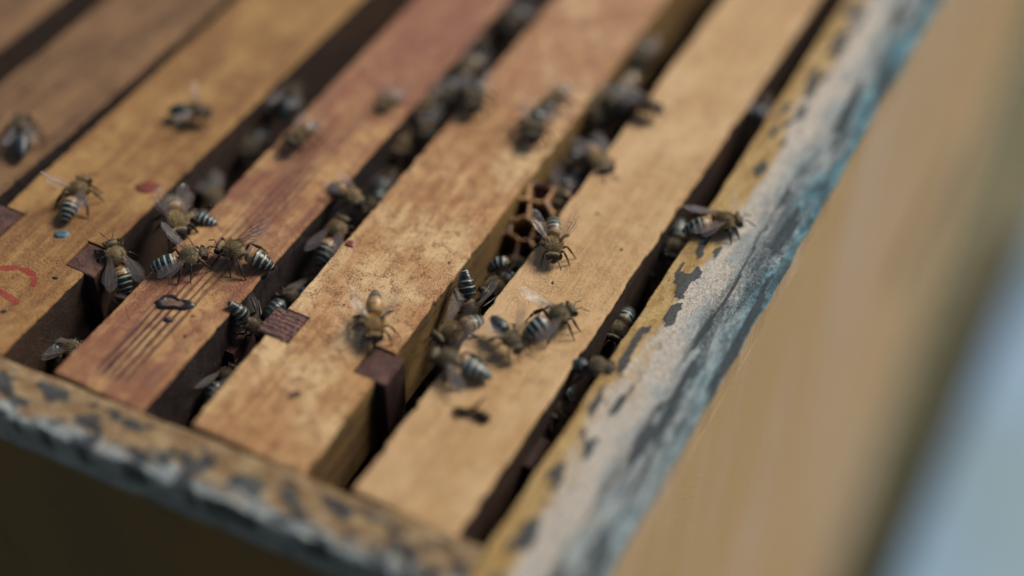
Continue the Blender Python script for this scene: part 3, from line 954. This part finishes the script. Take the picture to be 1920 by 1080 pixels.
BEES = [   # head xyz, tail xyz (body axis, mm), colouring, wings, label, extra pose
    (-237.8, 199.5, 3.2, -226.3, 185.4, 3.2, 'dark', 'fold', 'blurred dark bee alone on the leftmost bar in view', {}),
    (-230.7, 210.1, -7, -233.1, 219.5, -8, 'dark', 'fold', 'dark bee low in the leftmost gap, behind the bar with the red mark', {}),
    (-197.0, 221.8, 3.2, -207.4, 218.6, 3.2, 'dark', 'spread', 'blurred bee near the far end of the bar with the red mark', {}),
    (-208.1, 187.4, 3.4, -204.5, 175.1, 2.9, 'amber', 'raise', 'bee with one wing held up, on the bar with the red mark', {}),
    (-190.9, 174.7, 2.6, -181.8, 168.0, -4.5, 'amber', 'open', 'bee with glossy open wings beside the purple end-grain square left of the striped bar', {}),
    (-182.2, 203.8, -8, -194.2, 212.0, -9, 'dark', 'fold', 'teal-grey bee down in the gap, above the group of bees on the striped bar', {}),
    (-176.5, 183.0, 1.6, -189.8, 195.6, 2.5, 'amber', 'fold', 'upright bee with grey wings folded, behind the two bees meeting head to head', {}),
    (-186.8, 191.1, -1.5, -174.7, 192.5, 1.0, 'grey', 'none', 'bee whose white banded abdomen pokes out over the left edge of the striped bar', {'anchor': 'tail', 'bend': 20, 'tilt': 0}),
    (-168.5, 181.6, 3.2, -177.2, 172.2, 2.9, 'grey', 'onewing', 'left bee of the two head to head on the striped bar', {}),
    (-168.4, 184.2, 3.2, -153.9, 186.9, 3.0, 'amber', 'back', 'right bee of the two head to head on the striped bar', {}),
    (-147.2, 214.5, 1.0, -159.1, 217.2, 1.5, 'amber', 'fold', 'bee climbing out at the right edge of the striped bar, upper of a pair', {}),
    (-150.4, 210.8, -1.5, -149.5, 197.6, -4, 'amber', 'fold', 'bee with bluish wings in the gap, the lower one of a pair', {}),
    (-154.8, 240.5, -11, -154.7, 231.1, -11, 'dark', 'fold', 'bee deep in the gap right of the striped bar, only its wing catching light', {}),
    (-173.0, 221.5, 3.2, -173.1, 233.1, 3.2, 'amber', 'fold', 'blurred bee at the far left edge of the striped bar', {}),
    (-188.0, 247.1, -2, -185.5, 235.6, -2, 'dark', 'open', 'blurred bee with a bright white wing at the top of the second gap', {}),
    (-162.6, 245.2, 0.5, -163.0, 257.3, 0, 'amber', 'fold', 'blurred pale bee on the far right edge of the striped bar', {}),
    (-158.9, 250.4, -4, -163.4, 264.1, -4, 'dark', 'open', 'blurred bee with a violet wing crowded in the far middle gap', {}),
    (-154.3, 253.4, -3, -160.1, 267.1, -3, 'amber', 'fold', 'yellowish blurred bee at the top of the crowded far middle gap', {}),
    (-153.3, 260.8, -4, -156.3, 273.4, -4, 'dark', 'fold', 'blurred bee at the right of the crowd in the far middle gap', {}),
    (-154.6, 240.9, -7, -157.2, 254.8, -7, 'amber', 'none', 'nearest bee of the crowd in the far middle gap, low between the bars', {}),
    (-149.3, 247.0, -4, -155.2, 258.7, -4, 'dark', 'fold', 'dark bee pressed to the right wall of the far middle gap', {}),
    (-140.6, 255.1, 3.2, -146.5, 268.5, 3.2, 'dark', 'fold', 'blurred bee at the far left of the pale speckled bar', {}),
    (-122.4, 252.8, 3.2, -127.3, 265.7, 3.2, 'dark', 'open', 'blurred bee with pale wings on the far end of the speckled bar', {}),
    (-124.6, 266.3, 3.2, -124.7, 276.1, 3.2, 'amber', 'fold', 'brown blurred bee at the far right of the speckled bar', {}),
    (-101.9, 253.5, 0.5, -113.1, 263.7, -1, 'amber', 'fold', 'pale-haired bee climbing onto the left edge of the plain light bar', {}),
    (-109.9, 241.3, -5, -112.9, 256.1, -5, 'dark', 'fold', 'reddish dark bee in the gap between the comb cells and the light bar', {}),
    (-114.6, 257.3, -8, -116.0, 267.0, -7, 'dark', 'none', 'shaded bee low against the speckled bar in the far gap', {}),
    (-112.9, 274.4, -4, -122.1, 285.3, -4, 'dark', 'none', 'dark blurred bee in the far gap beside the light bar', {}),
    (-108.9, 275.0, -1, -117.1, 289.0, -1, 'dark', 'fold', 'blurred bee at the head of the gap left of the light bar', {}),
    (-99.7, 279.1, 3.2, -111.3, 279.3, 3.2, 'dark', 'fold', 'blurred bee on the far end of the plain light bar', {}),
    (-99.0, 218.7, 2.8, -104.8, 229.8, 4.1, 'amber', 'vee', 'sharp bee facing the viewer with wings in a V on the light bar', {'tilt': -6, 'bend': 14}),
    (-106.4, 220.7, -5, -114.6, 217.8, -4, 'grey', 'none', 'bee with curled white banded abdomen inside the gap below the comb cells', {'anchor': 'mid', 'bend': 75, 'tilt': 0, 'roll': -30}),
    (-111.3, 210.1, -6, -108.3, 218.4, -6, 'grey', 'none', 'bee head down in the gap just under the curled banded one', {}),
    (-108.7, 199.8, -8, -115.5, 205.6, 2.5, 'shiny', 'none', 'bee diving into the gap with its black shiny tail up', {'anchor': 'tail', 'up': (0.2, -1, 0.3), 'bend': 20, 'tilt': 0}),
    (-111.3, 185.0, 1.0, -105.2, 198.1, 0.5, 'amber', 'up', 'bee with an orange waist in the gap, in the cluster on the light bar', {}),
    (-109.2, 180.5, 2.9, -95.7, 181.7, 3.1, 'grey', 'right', 'nearest bee of the cluster, its blue-grey banded tail over the light bar', {}),
    (-92.1, 189.8, 3.2, -102.5, 195.5, 4.7, 'dark', 'wide', 'bee facing down with two round grey wings raised, middle of the cluster', {}),
    (-88.0, 207.0, 3.4, -94.6, 195.6, 3.4, 'grey', 'far', 'rightmost bee of the cluster, walking away on the light bar', {}),
    (-121.4, 177.5, 2.9, -128.2, 188.6, 4.5, 'honey', 'vee', 'honey-coloured bee facing the viewer on the speckled bar', {'tilt': -6, 'bend': 10}),
    (-150.5, 175.4, -8, -155.4, 172.0, 1.5, 'shiny', 'none', 'bee with its tail sticking up beside the dark ribbed end-grain square', {'anchor': 'tail', 'up': (0.1, -0.6, 1), 'bend': 20, 'tilt': 0}),
    (-152.4, 188.3, -10, -153.4, 180.8, -9, 'dark', 'none', 'teal-sheened bee half hidden behind the dark ribbed end-grain square', {'anchor': 'tail', 'up': (0.1, -0.6, 1), 'bend': 20, 'tilt': 0}),
    (-151.5, 164.7, -11, -152.0, 156.7, -11, 'dark', 'fold', 'bee in shade at the near end of the gap right of the striped bar', {}),
    (-185.6, 153.6, -12, -192.5, 149.7, -12, 'dark', 'fold', 'dim bee at the near end of the gap left of the striped bar', {}),
    (-66.2, 251.9, 3.3, -77.2, 243.4, 3.1, 'amber', 'open', 'sharp bee with open wings on the edge of the weathered rim', {}),
    (-78.6, 242.1, -6, -80.4, 249.7, -3, 'grey', 'none', 'bee in the gap with teal tail just below the bee on the rim', {}),
    (-81.9, 238.1, -11, -82.1, 247.6, -10, 'dark', 'none', 'dark bee with spread legs deeper in the gap beside the rim', {}),
    (-80.4, 212.6, -9, -81.0, 224.2, -8, 'grey', 'none', 'striped bee in the gap beside the rim, behind the cluster', {}),
    (-75.0, 196.9, 0.8, -82.8, 195.7, -1, 'dark', 'none', 'blurred bee coming out of the gap onto the near part of the rim', {}),
    (-82.4, 186.1, -8, -83.0, 195.4, -8, 'dark', 'none', 'nearest bee in the gap beside the rim, a dim teal shape', {}),
    (-79.4, 305.0, -2, -78.7, 293.5, -2, 'dark', 'fold', 'blurred bee at the far end of the gap beside the rim', {}),
    (-152.6, 271.5, -3, -154.2, 283.7, -3, 'amber', 'fold', 'blurred bee farther up the middle gap, behind the crowd', {}),
    (-154.2, 285.1, -3, -164.4, 296.0, -4, 'dark', 'fold', 'blurred bee high in the middle gap beyond the crowd', {}),
    (-160.8, 280.2, -5, -157.9, 266.6, -5, 'amber', 'none', 'blurred bee crawling towards the near side, behind the middle crowd', {}),
    (-152.5, 297.2, -4, -154.4, 310.4, -4, 'dark', 'fold', 'farthest blurred bee in the middle gap', {}),
    (-114.9, 299.9, -4, -118.3, 314.2, -4, 'dark', 'fold', 'blurred bee in the gap above the comb cells, near the upper edge', {}),
    (-114.2, 263.4, -8, -114.1, 274.1, -7, 'dark', 'none', 'dark bee under the pale-haired climber in the far gap', {}),
    (-113.4, 286.7, -5, -116.0, 300.7, -5, 'amber', 'none', 'brownish bee behind the others at the head of the gap', {}),
    (-190.7, 236.0, -5, -196.4, 249.1, -5, 'dark', 'fold', 'blurred bee in the second gap just below the bright wing', {}),
    (-189.4, 224.0, -9, -191.6, 234.8, -9, 'dark', 'fold', 'shaded bee deep in the second gap between the red-mark and striped bars', {}),
    (-195.8, 258.5, -4, -199.9, 271.2, -4, 'dark', 'fold', 'blurred bee high up the second gap', {}),
    (-190.9, 168.7, -12, -189.7, 175.1, -10, 'dark', 'none', 'dim bee deep below the open-winged bee in the second gap', {}),
    (-149.7, 197.7, -10, -150.2, 189.5, -10, 'dark', 'fold', 'dim bee deep in the gap above the ribbed end-grain square', {}),
    (-150.3, 220.2, -8, -152.0, 229.9, -8, 'dark', 'none', 'dim bee in the gap between the climbing pair and the catching wing', {}),
    (-85.8, 210.6, -10, -85.5, 218.3, -10, 'dark', 'none', 'dim bee deep beside the striped one in the rim gap', {}),
    (-230.6, 223.2, -6, -235.4, 235.9, -6, 'dark', 'fold', 'blurred bee far up the leftmost gap', {}),
]
for i, (hx, hy, hz, tx, ty, tz, kind, wing, label, kw) in enumerate(BEES):
    k = dict(legs='walk' if i % 2 else 'stand')
    k['bend'] = (8, 14, 24, 34)[(i * 7) % 4] if kind != 'shiny' else 20
    k['vary'] = 1 + .06 * math.sin(i * 2.4)
    k.update(kw)
    make_bee((hx, hy, hz), (tx, ty, tz), kind, wing, label, **k)

# ------------------------------------------------------------------ burr comb between two bars
def wax_mat():
    n = NT('burr_comb_wax')
    f = n.noise(n.mm, .8, 4, .6)
    x, y, z = n.sep(n.mm)
    c = n.mix(n.ramp(f, .35, .65), (0.22, 0.09, 0.025), (0.46, 0.26, 0.09))
    c = n.mix(n.ramp(n.noise(n.mm, .25, 3), .5, .6), c, (0.36, 0.27, 0.24))
    n.bump(f, .3, .8)
    n.b.inputs['Subsurface Weight'].default_value = .3
    n.b.inputs['Subsurface Radius'].default_value = (.003, .0015, .0008)
    return n.done(c, .38, .5)
M['wax'] = wax_mat()
M['wax_dark'] = plain('dark_wax_inside', (0.07, 0.022, 0.008), .6)  # darker wax colour for the cell floors
bc = empty('burr_comb', (-114, 232, -12))
tag(bc, 'piece of yellow wax comb with open cells wedged in the gap beside the speckled bar', 'wax comb')
def comb_plate():
    """shared-wall cells: a field of irregular six-sided pits, walls rising to a ragged rim"""
    rnd = random.Random(5)
    cs = []
    for i in range(-3, 4):
        for j in range(-5, 6):
            cs.append((i * 5.6 + (j % 2) * 2.8 + rnd.uniform(-.7, .7), j * 5.0 + rnd.uniform(-.7, .7)))
    nrm = Vector((.10, -.55, .83)).normalized(); u = Vector((1, .1, 0)); u = (u - nrm * u.dot(nrm)).normalized(); w = nrm.cross(u)
    NU, NV = 60, 130
    v, f, mi, hs = [], [], [], []
    for i in range(NU + 1):
        for j in range(NV + 1):
            a = -7.5 + 15 * i / NU; b = -12 + 25 * j / NV
            aw = a + .5 * fbm(a, b, 3, .3, 2); bw = b + .5 * fbm(a, b, 9, .3, 2)
            ds = sorted((math.hypot(aw - p, bw - q) for p, q in cs))[:2]
            e = (ds[1] - ds[0]) / 2
            wall = 1 - sstep(e, .22, .85)
            top = 1.3 * fbm(a, b, 5, .16, 3) + .3 * fbm(a, b, 6, 1.1, 2) - .10 * abs(a) - .03 * b * b + .5
            h = -6.5 * (1 - wall) + top * wall
            hs.append(wall)
            p = u * a + w * b + nrm * (h + 0)
            v.append((p.x, p.y, p.z + 6.2))
    for i in range(NU):
        for j in range(NV):
            a = i * (NV + 1) + j
            q = (a, a + NV + 1, a + NV + 2, a + 1)
            f.append(q); mi.append(0 if sum(hs[t] for t in q) / 4 > .25 else 1)
    return new_obj('comb_cells', v, f, [M['wax'], M['wax_dark']], bc, mi, (0, 0, 0), True)
comb_plate()

# ------------------------------------------------------------------ marks and crumbs
def bar_z(i, x, y): return fbm(x, y, 11.3 * (i + 1), .12, 4) * .14
def to_local(i, x, y):
    xc, y0, w, rz = FR[i][:4]
    dx, dy = x - xc, y - y0
    return dx * math.cos(rz) + dy * math.sin(rz), -dx * math.sin(rz) + dy * math.cos(rz)
def stroke(name, i, pts, w, mat, lift=.06, th=0.0):
    """a drawn stroke lying on bar i; pts in world millimetres"""
    P = [Vector((*to_local(i, *p), 0)) for p in pts]
    fine = []
    for k in range(len(P) - 1):
        p0 = P[max(k - 1, 0)]; p1 = P[k]; p2 = P[k + 1]; p3 = P[min(k + 2, len(P) - 1)]
        for q in range(8):
            t = q / 8
            fine.append(.5 * ((2 * p1) + (p2 - p0) * t + (2 * p0 - 5 * p1 + 4 * p2 - p3) * t * t + (3 * p1 - p0 - 3 * p2 + p3) * t ** 3))
    fine.append(P[-1])
    v, f = [], []
    for k, p in enumerate(fine):
        d = (fine[min(k + 1, len(fine) - 1)] - fine[max(k - 1, 0)]).normalized(); s_ = Vector((-d.y, d.x, 0))
        ww = w * (.85 + .5 * fbm(k * .3, i, 4, 1)) * (.5 if k in (0, len(fine) - 1) else 1)
        for o in (-1, -.4, .4, 1):
            q = p + s_ * ww * .5 * (o + .12 * fbm(k * .9, o * 5, 2, 1)); v.append((q.x, q.y, bar_z(i, q.x, q.y) + lift * (1 if abs(o) < .9 else .7)))
    for k in range(len(fine) - 1):
        for j in range(3):
            a = k * 4 + j; f.append((a, a + 4, a + 5, a + 1))
    return new_obj(name, v, f, mat, frames[i])
def crayon():
    n = NT('red_crayon')
    f = n.noise(n.mm, 1.6, 4, .7)
    n.b.inputs['Alpha'].default_value = 1
    n.t.links.new(n.ramp(f, .38, .62, .20, .85), n.b.inputs['Alpha'])
    return n.done((0.30, 0.028, 0.032), .65, .3)
M['crayon'] = crayon()
n_ = NT('faint_red_crayon'); f_ = n_.noise(n_.mm, 1.2, 4, .7)
n_.t.links.new(n_.ramp(f_, .4, .7, .05, .5), n_.b.inputs['Alpha']); M['crayon_faint'] = n_.done((0.42, 0.10, 0.06), .6)
stroke('crayon_mark', 2, [(-216, 153.0), (-212, 155.6), (-208.3, 156.9), (-204.5, 158.8), (-201, 158.9), (-199.0, 157.6), (-198.2, 155.8)], 1.9, M['crayon'])
stroke('crayon_mark', 2, [(-208, 149.6), (-204.8, 150.9), (-201.5, 151.0), (-197.2, 150.2)], 1.9, M['crayon'])
stroke('crayon_mark', 2, [(-196.5, 157.6), (-195.7, 156.2), (-195.4, 154.4)], 1.8, M['crayon_faint'], .05)

def blob(name, i, x, y, rx, ry, h, mat, parent=None, rot=0.0, seed=1.0, rag=.25):
    """low irregular lump lying on bar i at world x, y"""
    lx, ly = to_local(i, x, y)
    N, Rn = 22, 5
    v = [(0, 0, h)]; f = []
    for r in range(1, Rn + 1):
        t = r / Rn
        for q in range(N):
            a = 2 * math.pi * q / N
            k = t * (1 + rag * fbm(math.cos(a) * 1.3, math.sin(a) * 1.3, seed, 1.2, 3) * t)
            px, py = rx * k * math.cos(a), ry * k * math.sin(a)
            qx = px * math.cos(rot) - py * math.sin(rot); qy = px * math.sin(rot) + py * math.cos(rot)
            z = h * math.sqrt(max(0, 1 - t * t)) * (1 + .5 * fbm(qx, qy, seed, 1.2, 3)) - (.12 if r == Rn else 0)
            v.append((qx, qy, z))
    for q in range(N):
        f.append((0, 1 + q, 1 + (q + 1) % N))
    for r in range(Rn - 1):
        for q in range(N):
            a = 1 + r * N + q; b = 1 + r * N + (q + 1) % N
            f.append((a, a + N, b + N, b))
    if parent == 'child':
        o = new_obj(name, v, f, mat, frames[i], None, (lx, ly, bar_z(i, lx, ly)), True)
    else:
        o = new_obj(name, v, f, mat, None, None, (x, y, bar_z(i, lx, ly)), True)
    return o
M['resin'] = plain('red_resin', (0.20, 0.055, 0.035), .4, .5)
M['black_wax'] = plain('black_propolis', (0.022, 0.018, 0.022), .35, .5)
M['teal_chip'] = plain('teal_paint_chip', (0.075, 0.15, 0.18), .5)
M['wax_flake'] = plain('dull_wax_flake', (0.16, 0.095, 0.07), .4)
M['scrap'] = plain('dark_splinter', (0.045, 0.018, 0.010), .6)
blob('resin_spot', 2, -195.9, 195.0, 3.4, 2.2, .35, M['resin'], 'child', .5, 2)
blob('propolis_speck', 2, -195.4, 160.5, .9, .45, .25, M['black_wax'], 'child', .3, 5)
blob('propolis_speck', 2, -198.5, 147.0, 1.0, .45, .25, M['black_wax'], 'child', .9, 8)
blob('propolis_speck', 4, -129.6, 158.4, .8, 1.9, .12, M['side_bar'], 'child', -.5, 9)
blob('propolis_lump', 4, -143.6, 202.6, 1.5, 1.2, .5, M['resin'], 'child', .2, 11)
for (i, x, y, a, b, h) in ((5, -97.0, 214.5, .5, .4, .2), (5, -92.2, 209.5, .8, .5, .3), (4, -134.5, 185.5, .45, .3, .2), (4, -120.6, 208.5, .5, .4, .2), (5, -98.0, 240.0, .5, .3, .2), (3, -159.5, 160.5, .5, .35, .2), (3, -166.5, 196, .6, .4, .2), (5, -88.0, 232.0, .6, .3, .15)):
    blob('propolis_speck', i, x, y, a, b, h, M['black_wax'] if random.random() < .5 else M['resin'], 'child', random.random() * 3, x)
tag(blob('paint_chip', 2, -203.4, 172.1, 1.9, 1.5, .55, M['teal_chip'], None, .4, 3), 'small blue-grey paint chip on the bar with the red mark', 'paint chip')
# dark-rimmed wax flake: a raised ring with a dull plate inside
fl = empty('wax_flake', (-167.9, 166.9, .1), .35)
tag(fl, 'wax flake with a raised black rim on the striped bar', 'wax flake')
def flake():
    v, f = [], []
    N = 26
    prof = [(1.22, -.1), (1.12, .35), (.95, .60), (.72, .42), (.60, .2)]
    for q in range(N):
        a = 2 * math.pi * q / N
        k = 1 + .45 * fbm(math.cos(a), math.sin(a), 6, 1.5, 4)
        for r, z in prof:
            v.append((3.4 * k * r * math.cos(a), 1.75 * k * r * math.sin(a), z * (1 + .5 * fbm(math.cos(a) * 2, math.sin(a) * 2, 3, 1))))
    m = len(prof)
    for q in range(N):
        for j in range(m - 1):
            a, b = q * m + j, ((q + 1) % N) * m + j
            f.append((a, b, b + 1, a + 1))
    new_obj('flake_rim', v, f, M['black_wax'], fl, None, (0, 0, 0), True)
    v = [(0, 0, .35)] + [(3.4 * .82 * math.cos(2 * math.pi * q / N), 1.75 * .82 * math.sin(2 * math.pi * q / N), .25 + .2 * fbm(q, 1, 1, .7)) for q in range(N)]
    f = [(0, 1 + q, 1 + (q + 1) % N) for q in range(N)]
    new_obj('flake_plate', v, f, M['wax_flake'], fl, None, (0, 0, 0), True)
flake()
tag(blob('propolis_crumb', 3, -165.6, 162.6, 1.5, .65, .45, M['black_wax'], None, .3, 7), 'small black crumb just below the wax flake on the striped bar', 'crumb')
sc_ = empty('splinter_scrap', (-94.5, 172.0, .2))
tag(sc_, 'dark forked splinter lying on the near end of the pale bar', 'splinter')
def shard(name, pts, rads):
    v, c, f = [], [], []
    P = [Vector(p) for p in pts]
    fine = [P[0]]; rr = [rads[0]]
    for k in range(len(P) - 1):
        for q in range(1, 5):
            t = q / 4; fine.append(P[k].lerp(P[k + 1], t)); rr.append((rads[k] + (rads[k + 1] - rads[k]) * t) * (1 + .35 * fbm(k * 4 + q, 2, 3, 1)))
    tube(v, c, f, fine, rr, 7, None, .7)
    new_obj(name, v, f, M['scrap'], sc_)
shard('chip', [(-3.9, -1.0, .4), (-2.2, -.7, .7), (.5, .1, .8), (2.4, .3, .6), (4.1, .3, .5)], [.3, .8, .6, 1.25, 1.05])
shard('spike', [(-1.4, -.9, .5), (.2, .6, 1.3), (1.0, 2.6, 2.3), (1.3, 3.6, 2.9)], [.7, .55, .36, .12])
shard('spike', [(-2.4, -.8, .6), (-2.0, -2.4, .5), (-1.9, -2.9, .4)], [.35, .25, .1])
# wax and propolis grit caught along the arrises
